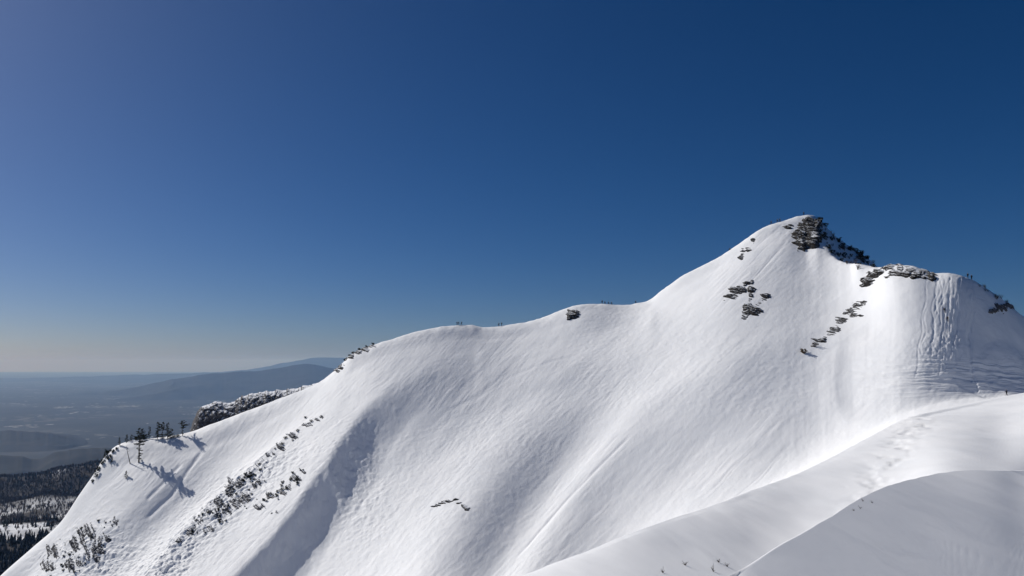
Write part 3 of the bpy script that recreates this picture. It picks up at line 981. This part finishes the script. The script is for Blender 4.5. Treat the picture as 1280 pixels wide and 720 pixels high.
def skin_mesh(name, verts, edges, rad, mat, parent, lev=1):
    me = bpy.data.meshes.new(name)
    me.from_pydata(verts, edges, [])
    tmp = bpy.data.objects.new(name + '_skeleton', me)
    COL.objects.link(tmp)
    md = tmp.modifiers.new('skin', 'SKIN')
    for i, r in enumerate(rad):
        sv = me.skin_vertices[0].data[i]
        sv.radius = (r, r) if not isinstance(r, tuple) else r
        sv.use_root = i == 0
    sub = tmp.modifiers.new('sub', 'SUBSURF'); sub.levels = lev
    dg = bpy.context.evaluated_depsgraph_get()
    nm = bpy.data.meshes.new_from_object(tmp.evaluated_get(dg))
    nm.name = name
    bpy.data.objects.remove(tmp)
    nm.materials.clear(); nm.materials.append(mat)
    nm.shade_smooth()
    o = bpy.data.objects.new(name, nm)
    COL.objects.link(o); o.parent = parent
    return o


def person(pose, jk, tr, pk):
    """facing +Y; pelvis at 0.92 m"""
    root = bpy.data.objects.new('person', None); COL.objects.link(root)
    ln = {'stand': 0.0, 'walk': 0.08, 'climb': 0.30}[pose]
    st = {'stand': 0.03, 'walk': 0.24, 'climb': 0.22}[pose]
    lift = {'stand': 0.0, 'walk': 0.05, 'climb': 0.24}[pose]
    pel = Vector((0, 0, 0.92)); chest = pel + Vector((0, 0.35 * ln, 0.30)); nb = pel + Vector((0, 0.62 * ln, 0.53))
    head = nb + Vector((0, 0.25 * ln + 0.02, 0.17)); crn = head + Vector((0, 0.01, 0.10))
    V, E, r = [pel, chest, nb, head, crn], [(0, 1), (1, 2), (2, 3), (3, 4)], [0.14, 0.15, 0.062, 0.098, 0.085]
    limbs = {}
    for s in (-1, 1):
        f = st * s
        hip = pel + Vector((0.1 * s, 0, -0.06)); knee = Vector((0.11 * s, f * 0.7 + 0.06, 0.50 + (lift if s > 0 else 0)))
        ank = Vector((0.11 * s, f - 0.03, 0.09 + (lift if s > 0 else 0))); toe = ank + Vector((0.01 * s, 0.19, -0.05))
        b = len(V); V += [hip, knee, ank, toe]; E += [(0, b), (b, b + 1), (b + 1, b + 2), (b + 2, b + 3)]; r += [0.095, 0.062, 0.048, 0.04]
        sh = nb + Vector((0.19 * s, 0, -0.07)); el = sh + Vector((0.07 * s, 0.02 - f * 0.4, -0.28)); wr = el + Vector((0.03 * s, 0.20, -0.12 if pose != 'stand' else -0.2)); hd = wr + Vector((0, 0.09, -0.02))
        b2 = len(V); V += [sh, el, wr, hd]; E += [(1, b2), (b2, b2 + 1), (b2 + 1, b2 + 2), (b2 + 2, b2 + 3)]; r += [0.058, 0.045, 0.034, 0.04]
        limbs[s] = (hip, knee, ank, toe, sh, el, wr, hd)
    skin_mesh('body', V, E, r, SKIN, root)
    V, E, r = [pel + Vector((0, 0, -0.06)), chest, nb + Vector((0, 0, -0.02))], [(0, 1), (1, 2)], [0.175, 0.185, 0.09]
    for s in (-1, 1):
        b = len(V); V += [limbs[s][4], limbs[s][5], limbs[s][6]]; E += [(1, b), (b, b + 1), (b + 1, b + 2)]; r += [0.085, 0.068, 0.055]
    skin_mesh('jacket', V, E, r, jk, root)
    V, E, r = [pel + Vector((0, 0, -0.02))], [], [0.155]
    for s in (-1, 1):
        b = len(V); V += list(limbs[s][:3]); E += [(0, b), (b, b + 1), (b + 1, b + 2)]; r += [0.115, 0.085, 0.075]
    skin_mesh('trousers', V, E, r, tr, root)
    skin_mesh('hat', [head + Vector((0, -0.01, 0.05)), crn + Vector((0, 0, 0.05))], [(0, 1)], [0.112, 0.07], HT[0], root)
    for s in (-1, 1):
        skin_mesh('boot', [limbs[s][2] + Vector((0, -0.03, 0.03)), limbs[s][2] + Vector((0, 0, -0.05)), limbs[s][3]], [(0, 1), (1, 2)], [0.065, 0.065, 0.05], HT[0], root)
    up = (nb - pel).normalized(); bk = Vector((0, -1, 0)) - up * Vector((0, -1, 0)).dot(up); bk.normalize()
    c = pel.lerp(nb, 0.55) + bk * 0.25
    skin_mesh('backpack', [c - up * 0.22, c, c + up * 0.24], [(0, 1), (1, 2)], [(0.15, 0.10), (0.17, 0.12), (0.13, 0.09)], pk, root)
    if pose != 'stand':
        for s in (-1, 1):
            vs, fs = [], []
            h = limbs[s][7]
            tube(vs, fs, [h + Vector((0, 0.02, 0.12)), h + Vector((0.05 * s, 0.12, -h.z + 0.02))], [0.014, 0.009], 5)
            mesh_obj('trekking_pole', vs, fs, HT[0], root)
    return root


PP = {('stand', 0): person('stand', JK[0], TR_[0], PK[0]), ('walk', 0): person('walk', JK[1], TR_[0], PK[1]), ('climb', 0): person('climb', JK[0], TR_[1], PK[0])}
usedq = set()


def place_person(u, y, pose, face, label, group, sky=True, s0=6.0, s1=9.05, dy=0.0):
    p = skyline(u) if sky else locate(u, y, s0, s1)
    k = (pose, 0)
    o = PP[k] if k not in usedq else copy_thing(PP[k])
    usedq.add(k)
    o.location = p + Vector((0, -0.3 if sky else 0, -0.08 + dy))
    o.rotation_euler = (0, 0, face)
    tag(o, label, 'person', group)


hp = math.pi / 2
G1, G2, G3, G4 = 'hikers on the middle ridge', 'hikers near the summit', 'hikers on the right shoulder', 'climbers on the track slope'
place_person(571, 0, 'walk', -hp, 'hiker leading left in the trio on the lower middle ridge', G1)
place_person(574.5, 0, 'stand', -hp, 'middle hiker of the trio on the lower middle ridge', G1)
place_person(577.5, 0, 'walk', hp, 'rightmost hiker of the trio on the lower middle ridge', G1)
place_person(622.5, 0, 'walk', hp, 'left hiker of the pair in the dip of the middle ridge', G1)
place_person(626, 0, 'stand', hp, 'right hiker of the pair in the dip of the middle ridge', G1)
place_person(752.5, 0, 'stand', 2.6, 'tallest looking hiker at the left of the knoll group', G1)
place_person(757, 0, 'walk', -hp, 'second hiker of the knoll group on the middle ridge', G1, dy=-0.35)
place_person(761, 0, 'walk', -hp, 'third hiker of the knoll group on the middle ridge', G1, dy=-0.45)
place_person(765, 0, 'climb', -hp, 'last hiker at the right of the knoll group', G1, dy=-0.45)
place_person(793.5, 0, 'walk', -hp, 'lone hiker where the middle ridge starts up to the summit', G1, dy=-0.4)
place_person(911, 0, 'climb', -hp, 'lone climber low on the left skyline of the summit', G2, dy=-0.5)
place_person(963, 0, 'climb', -hp, 'single climber below a pair on the left skyline of the summit', G2)
place_person(970.5, 0, 'climb', -hp, 'lower climber of the close pair below the summit', G2)
place_person(974, 0, 'walk', -hp, 'upper climber of the close pair below the summit', G2)
place_person(1003.5, 0, 'stand', 2.4, 'person standing alone on the very summit', G2)
place_person(1209.5, 0, 'stand', 0.4, 'left of two people standing side by side on the shoulder skyline', G3)
place_person(1214.5, 0, 'stand', 3.0, 'right of two people standing side by side on the shoulder skyline', G3)
place_person(1181.5, 391, 'climb', 0.2, 'upper climber in dark clothes on the tracked slope', G4, False, 6.0, 7.9)
place_person(1185.5, 402, 'climb', 0.2, 'lower climber in dark clothes on the tracked slope', G4, False, 6.0, 7.9)
ps = locate(1258, 494, 3.3, 6.8)
place_person(1258, 494, 'walk', 0.5, 'hiker with a dark pack in the saddle, seen behind the near ridge', 'hiker in the saddle', False, 3.5, 6.5)

# ------------------------------------------------------------------ the land far below
ZP = -1250.0


def land_mat(name, stops, sc, detail=8.0, extra=None, rot=0.0, stretch=(1, 1, 1)):
    m, t, b = new_mat(name)
    g = t.nodes.new('ShaderNodeTexCoord')
    mp = N(t, 'Mapping')
    mp.inputs['Scale'].default_value = stretch
    t.links.new(g.outputs['Object'], mp.inputs['Vector'])
    n = N(t, 'TexNoise', Scale=sc, Detail=detail, Roughness=0.6)
    t.links.new(mp.outputs[0], n.inputs['Vector'])
    r = ramp(t, stops)
    t.links.new(n.outputs['Fac'], r.inputs[0])
    col = r.outputs[0]
    for (s2, th, c2, seedv) in (extra or []):
        vo = N(t, 'TexVoronoi', Scale=s2)
        mp2 = N(t, 'Mapping')
        mp2.inputs['Location'].default_value = (seedv, seedv * 2, 0)
        mp2.inputs['Rotation'].default_value = (0, 0, 0.4)
        t.links.new(g.outputs['Object'], mp2.inputs['Vector'])
        t.links.new(mp2.outputs[0], vo.inputs['Vector'])
        se = t.nodes.new('ShaderNodeSeparateColor')
        t.links.new(vo.outputs['Color'], se.inputs[0])
        nm = N(t, 'TexNoise', Scale=s2 * 0.06, Detail=3.0)
        t.links.new(g.outputs['Object'], nm.inputs['Vector'])
        mu = N(t, 'Math', operation='MULTIPLY')
        t.links.new(se.outputs[0], mu.inputs[0]); t.links.new(nm.outputs['Fac'], mu.inputs[1])
        cr = ramp(t, [(th, 0.0), (th + 0.03, 1.0)])
        t.links.new(mu.outputs[0], cr.inputs[0])
        mx = N(t, 'Mix', data_type='RGBA')
        t.links.new(cr.outputs[0], mx.inputs[0])
        t.links.new(col, mx.inputs[6])
        mx.inputs[7].default_value = (c2[0], c2[1], c2[2], 1)
        col = mx.outputs[2]
    t.links.new(col, b.inputs['Base Color'])
    b.inputs['Roughness'].default_value = 0.9
    b.inputs['Specular IOR Level'].default_value = 0.1
    return m


PLAIN = land_mat('plain_fields', [(0.3, (0.012, 0.015, 0.016)), (0.5, (0.026, 0.03, 0.031)), (0.7, (0.055, 0.058, 0.058))], 0.00045, 8.0,
                 [(0.006, 0.48, (0.10, 0.105, 0.105), 3.0), (0.011, 0.56, (0.42, 0.44, 0.46), 9.0), (0.0009, 0.58, (0.012, 0.018, 0.018), 5.0)])
WOODED = land_mat('wooded_hills', [(0.35, (0.010, 0.013, 0.014)), (0.65, (0.028, 0.03, 0.031))], 0.0015, 8.0)
GX = np.linspace(-130000, 130000, 60)
GY = np.concatenate([[-3000, 0, 3000], np.linspace(6000, 128000, 50)])
gx, gy = np.meshgrid(GX, GY)
plain = grid_obj('plain', np.stack([gx, gy, np.full(gx.shape, ZP)], -1), PLAIN)
tag(plain, kind='structure')


def range_sheet(name, crest, rc, rf, rb, mat, amp, wl, n=500, rows=60, zf=ZP - 30, seed=0, jit=0.0):
    uu = np.linspace(crest[0][0], crest[-1][0], n)
    yy = pchip1([c[0] for c in crest], [c[1] for c in crest], uu)
    yy = yy + jit * fbm(uu / 14, uu * 0, 4, seed)
    a, k = ak(uu, yy)
    P = []
    for t in np.linspace(0, 1, rows):
        if t < 0.75:
            q = t / 0.75
            r = rf + (rc - rf) * q
            z = zf + (k * rc - zf) * (q ** 1.25)
            hat = math.sin(q * math.pi) ** 0.8
        else:
            q = (t - 0.75) / 0.25
            r = rc + (rb - rc) * q
            z = k * rc + (zf - k * rc) * q ** 1.2
            hat = 0
        x = a * r
        d = -amp * hat * np.abs(fbm(x / wl, np.full(n, r) / wl, 5, seed + 5)) * 1.6
        P.append(np.stack([x, np.full(n, r), z + d], -1))
    o = grid_obj(name, np.array(P), mat)
    return tag(o, kind='structure')


range_sheet('mountain_range', [(-60, 500), (60, 494), (130, 491), (165, 485), (190, 479), (215, 474), (240, 470), (270, 466), (300, 464), (325, 462.5), (350, 459), (368, 455.5), (385, 454), (400, 456), (420, 461), (450, 466), (520, 474), (640, 486), (760, 496)],
            33000, 24000, 40000, WOODED, 330, 5200, jit=1.2, seed=3)
range_sheet('mountain_range', [(-420, 476), (-150, 474), (0, 473), (50, 472), (110, 470.5), (150, 469), (200, 467.5), (260, 465), (310, 462), (335, 458), (355, 453.5), (375, 450), (390, 447.5), (405, 446.5), (425, 447), (450, 450), (500, 455), (600, 461), (760, 466)],
            62000, 50000, 72000, WOODED, 400, 8000, jit=1.0, seed=4)
range_sheet('hill', [(-420, 552), (-260, 541), (-120, 544), (-40, 540), (0, 538), (30, 539), (55, 541), (80, 546), (105, 553), (140, 562), (200, 570)], 12800, 11000, 15000, WOODED, 70, 1800, jit=1.6, seed=6)
range_sheet('hill', [(-420, 590), (-200, 580), (-60, 573), (0, 570), (25, 571), (45, 574), (58, 569), (75, 564), (100, 561), (130, 559), (170, 562), (240, 572), (320, 590)], 8600, 6800, 10500, WOODED, 90, 1500, jit=1.8, seed=7)


# the wooded spur right below the ridge
def spur_hill():
    n = 420
    uu = np.linspace(-420, 330, n)
    crest = pchip1([-420, -200, -60, 0, 30, 50, 62, 75, 90, 115, 150, 220, 330], [620, 606, 598, 597, 596, 594, 589, 585, 583, 581, 584, 596, 620], uu) + 0.8 * fbm(uu / 9, uu * 0, 4, 2)
    rows = [(600, None, -420), (1000, 742, 0), (1250, 704, 0), (1500, 672, 0), (1740, 652, 0), (1850, 660, 0), (2150, 648, 0), (2600, 622, 0), (2760, 626, 0), (3250, 'c', 0), (3700, None, -700), (5200, None, -1280)]
    a, _ = ak(uu, np.full(n, 640.0))
    R_, Z_ = [], []
    for r, y, zz in rows:
        if y == 'c': z = ak(uu, crest)[1] * r
        elif y is None: z = np.full(n, float(zz))
        else: z = ak(uu, y + 5 * fbm(uu / 60, uu * 0 + r / 300, 3, 8) - 0.05 * (uu - 40))[1] * r
        R_.append(np.full(n, float(r))); Z_.append(z)
    R_, Z_ = np.array(R_), np.array(Z_)
    m = pchip_slopes(R_, Z_)
    out = []
    for i in range(len(rows) - 1):
        for q in np.arange(14) / 14:
            r = R_[i] + (R_[i + 1] - R_[i]) * q
            z = hermite(R_[i], R_[i + 1], Z_[i], Z_[i + 1], m[i], m[i + 1], q)
            x = a * r
            out.append(np.stack([x, r, z + 14 * fbm(x / 160, r / 160, 4, 12)], -1))
    return np.array(out)


SPUR = land_mat('spur_ground', [(0.35, (0.022, 0.019, 0.019)), (0.65, (0.05, 0.043, 0.042))], 0.02, 6.0)
SH = spur_hill()
o = grid_obj('hill', SH, SPUR)
tag(o, kind='structure')
uS, vS = proj(SH[..., 0], SH[..., 1], SH[..., 2])
rS_ = SH[..., 1]
sn = (sstep(1470, 1510, rS_) * (1 - sstep(1715, 1745, rS_)) * (0.75 + 0.9 * fbm(SH[..., 0] / 90, rS_ / 120, 4, 33))
      + sstep(1880, 1950, rS_) * (1 - sstep(2450, 2640, rS_)) * (0.32 + 0.9 * fbm(SH[..., 0] / 120, rS_ / 200, 4, 34))
      + 0.9 * np.exp(-((uS - 74) / 9) ** 2 - ((rS_ - 3180) / 60) ** 2))
at_ = o.data.attributes.new('snow_cover', 'FLOAT', 'POINT')
at_.data.foreach_set('value', np.clip(sn, 0, 1).astype(np.float32).ravel())
_t = SPUR.node_tree
_b = _t.nodes['Principled BSDF']
_src = _b.inputs['Base Color'].links[0].from_socket
_a = _t.nodes.new('ShaderNodeAttribute'); _a.attribute_name = 'snow_cover'
_mx = N(_t, 'Mix', data_type='RGBA')
_t.links.new(_a.outputs['Fac'], _mx.inputs[0]); _t.links.new(_src, _mx.inputs[6])
_mx.inputs[7].default_value = (0.8, 0.82, 0.86, 1)
_t.links.new(_mx.outputs[2], _b.inputs['Base Color'])

# the wood on it: one mass
fr = np.random.default_rng(3)


def proto_tree(kind, k):
    R = random.Random(k)
    vs, fs = [], []
    if kind == 'fir':
        for L, (z0_, z1_, w_) in enumerate([(0.05, 0.55, 0.22), (0.3, 0.8, 0.16), (0.55, 1.0, 0.10)]):
            b = len(vs); vs.append((R.gauss(0, .01), R.gauss(0, .01), z1_))
            for q in range(6):
                an = q * 1.047 + R.random(); w = w_ * (0.7 + 0.6 * R.random())
                vs.append((math.cos(an) * w, math.sin(an) * w, z0_ + 0.08 * R.random()))
            for q in range(6):
                fs.append((b, b + 1 + q, b + 1 + (q + 1) % 6))
    else:
        for q in range(12):
            an = R.random() * 6.28; w = 0.08 + 0.25 * R.random(); z_ = 0.35 + 0.65 * R.random()
            c = Vector((math.cos(an) * w, math.sin(an) * w, z_))
            b = len(vs)
            s = Vector((-math.sin(an), math.cos(an), R.gauss(0, .3))) * 0.035
            base = Vector((0, 0, z_ * 0.45 - 0.05))
            vs += [base - s * 0.6, base + s * 0.6, c + s, c - s + Vector((0, 0, 0.1))]
            fs += [(b, b + 1, b + 2), (b, b + 2, b + 3)]
        b = len(vs)
        vs += [(-0.02, 0, -0.05), (0.02, 0, -0.05), (0, 0.02, 0.6)]; fs.append((b, b + 1, b + 2))
    return np.array([tuple(v) for v in vs], float), np.array(fs, int)


nR, nC = SH.shape[:2]


def wood(name, kind, ranges, mat, h0, h1):
    pr_ = [proto_tree(kind, 100 + q) for q in range(6)]
    VV, FF, off = [], [], 0
    for (ra, rb, ua, ub, num, clump) in ranges:
        for _ in range(num):
            j = fr.integers(1, nC - 2); rr = ra + (rb - ra) * fr.random()
            colr = SH[:, j, 1]
            i = min(max(int(np.searchsorted(colr, rr)), 1), nR - 2)
            p = SH[i, j] + (SH[i, j + 1] - SH[i, j]) * fr.random() + (SH[i + 1, j] - SH[i, j]) * fr.random()
            uu_, vv_ = proj(p[0], p[1], p[2])
            if uu_ < ua or uu_ > ub: continue
            if clump and vnoise(np.array(p[0] / clump), np.array(p[1] / clump), 5) < -0.05: continue
            V_, F_ = pr_[fr.integers(0, 6)]
            h = h0 + (h1 - h0) * fr.random(); an = fr.random() * 6.28
            ca, sa = math.cos(an), math.sin(an)
            q = np.stack([V_[:, 0] * ca - V_[:, 1] * sa, V_[:, 0] * sa + V_[:, 1] * ca, V_[:, 2]], -1) * h + p
            VV.append(q); FF.append(F_ + off); off += len(V_)
    V_ = np.concatenate(VV); F_ = np.concatenate(FF)
    o = mesh_obj(name, V_, F_.tolist(), mat)
    return tag(o, kind='stuff')


FIR = plain_mat('far_fir', (0.014, 0.018, 0.016), 0.9, 0.4, 0.02)
BROWN = plain_mat('far_bare_wood', (0.062, 0.045, 0.04), 0.9, 0.35, 0.02)
wood('fir_forest', 'fir', [(1000, 1470, -300, 150, 4800, 0), (1735, 1860, -300, 200, 1600, 0), (2640, 3300, -330, 240, 2600, 260)], FIR, 9, 19)
wood('bare_forest', 'bare', [(1850, 2650, -330, 200, 5200, 0), (2600, 3350, -330, 260, 12500, 0), (1480, 1740, -300, 150, 500, 60)], BROWN, 9, 16)

# single firs on the snowy clearing
fp_ = proto_tree('fir', 500)
fir0 = None
R = random.Random(12)
labs = 'dark fir standing on the snowy clearing far below the left ridge'
cnt = 0
for _ in range(4000):
    if cnt >= 46: break
    j = R.randrange(5, nC - 5)
    rr = R.uniform(1490, 1730)
    i = int(np.searchsorted(SH[:, j, 1], rr))
    p = SH[i, j]
    uu_, vv_ = proj(p[0], p[1], p[2])
    if not (-6 < uu_ < 112): continue
    if vnoise(np.array(p[0] / 45.0), np.array(p[1] / 70.0), 15) < 0.0: continue
    if fir0 is None:
        root = bpy.data.objects.new('fir_tree', None); COL.objects.link(root)
        mesh_obj('crown', fp_[0], fp_[1].tolist(), FIR, root)
        vs, fs = [], []
        tube(vs, fs, [Vector((0, 0, -0.08)), Vector((0, 0, 0.5))], [0.02, 0.012], 5)
        mesh_obj('trunk', vs, fs, BARK, root)
        fir0 = root; q = root
    else:
        q = copy_thing(fir0)
    put(q, Vector(p), R.random() * 6.28, R.uniform(8, 16))
    tag(q, labs, 'fir', 'firs on the snowy clearing')
    cnt += 1

# ------------------------------------------------------------------ air
hv = [(x, y, z) for z in (ZP - 60, 620) for y in (-6000, 127000) for x in (-128000, 128000)]
hz = mesh_obj('haze', hv, [(0, 2, 3, 1), (4, 5, 7, 6), (0, 1, 5, 4), (2, 6, 7, 3), (0, 4, 6, 2), (1, 3, 7, 5)], bpy.data.materials.new('haze'))
hm = hz.data.materials[0]; hm.use_nodes = True
ht = hm.node_tree; ht.nodes.clear()
pv = ht.nodes.new('ShaderNodeVolumePrincipled')
pv.inputs['Density'].default_value = 2.0e-5
pv.inputs['Color'].default_value = (0.31, 0.55, 1.0, 1)
pv.inputs['Absorption Color'].default_value = (1, 1, 1, 1)
pv.inputs['Anisotropy'].default_value = 0.0
om = ht.nodes.new('ShaderNodeOutputMaterial')
ht.links.new(pv.outputs[0], om.inputs['Volume'])
tag(hz, kind='stuff')
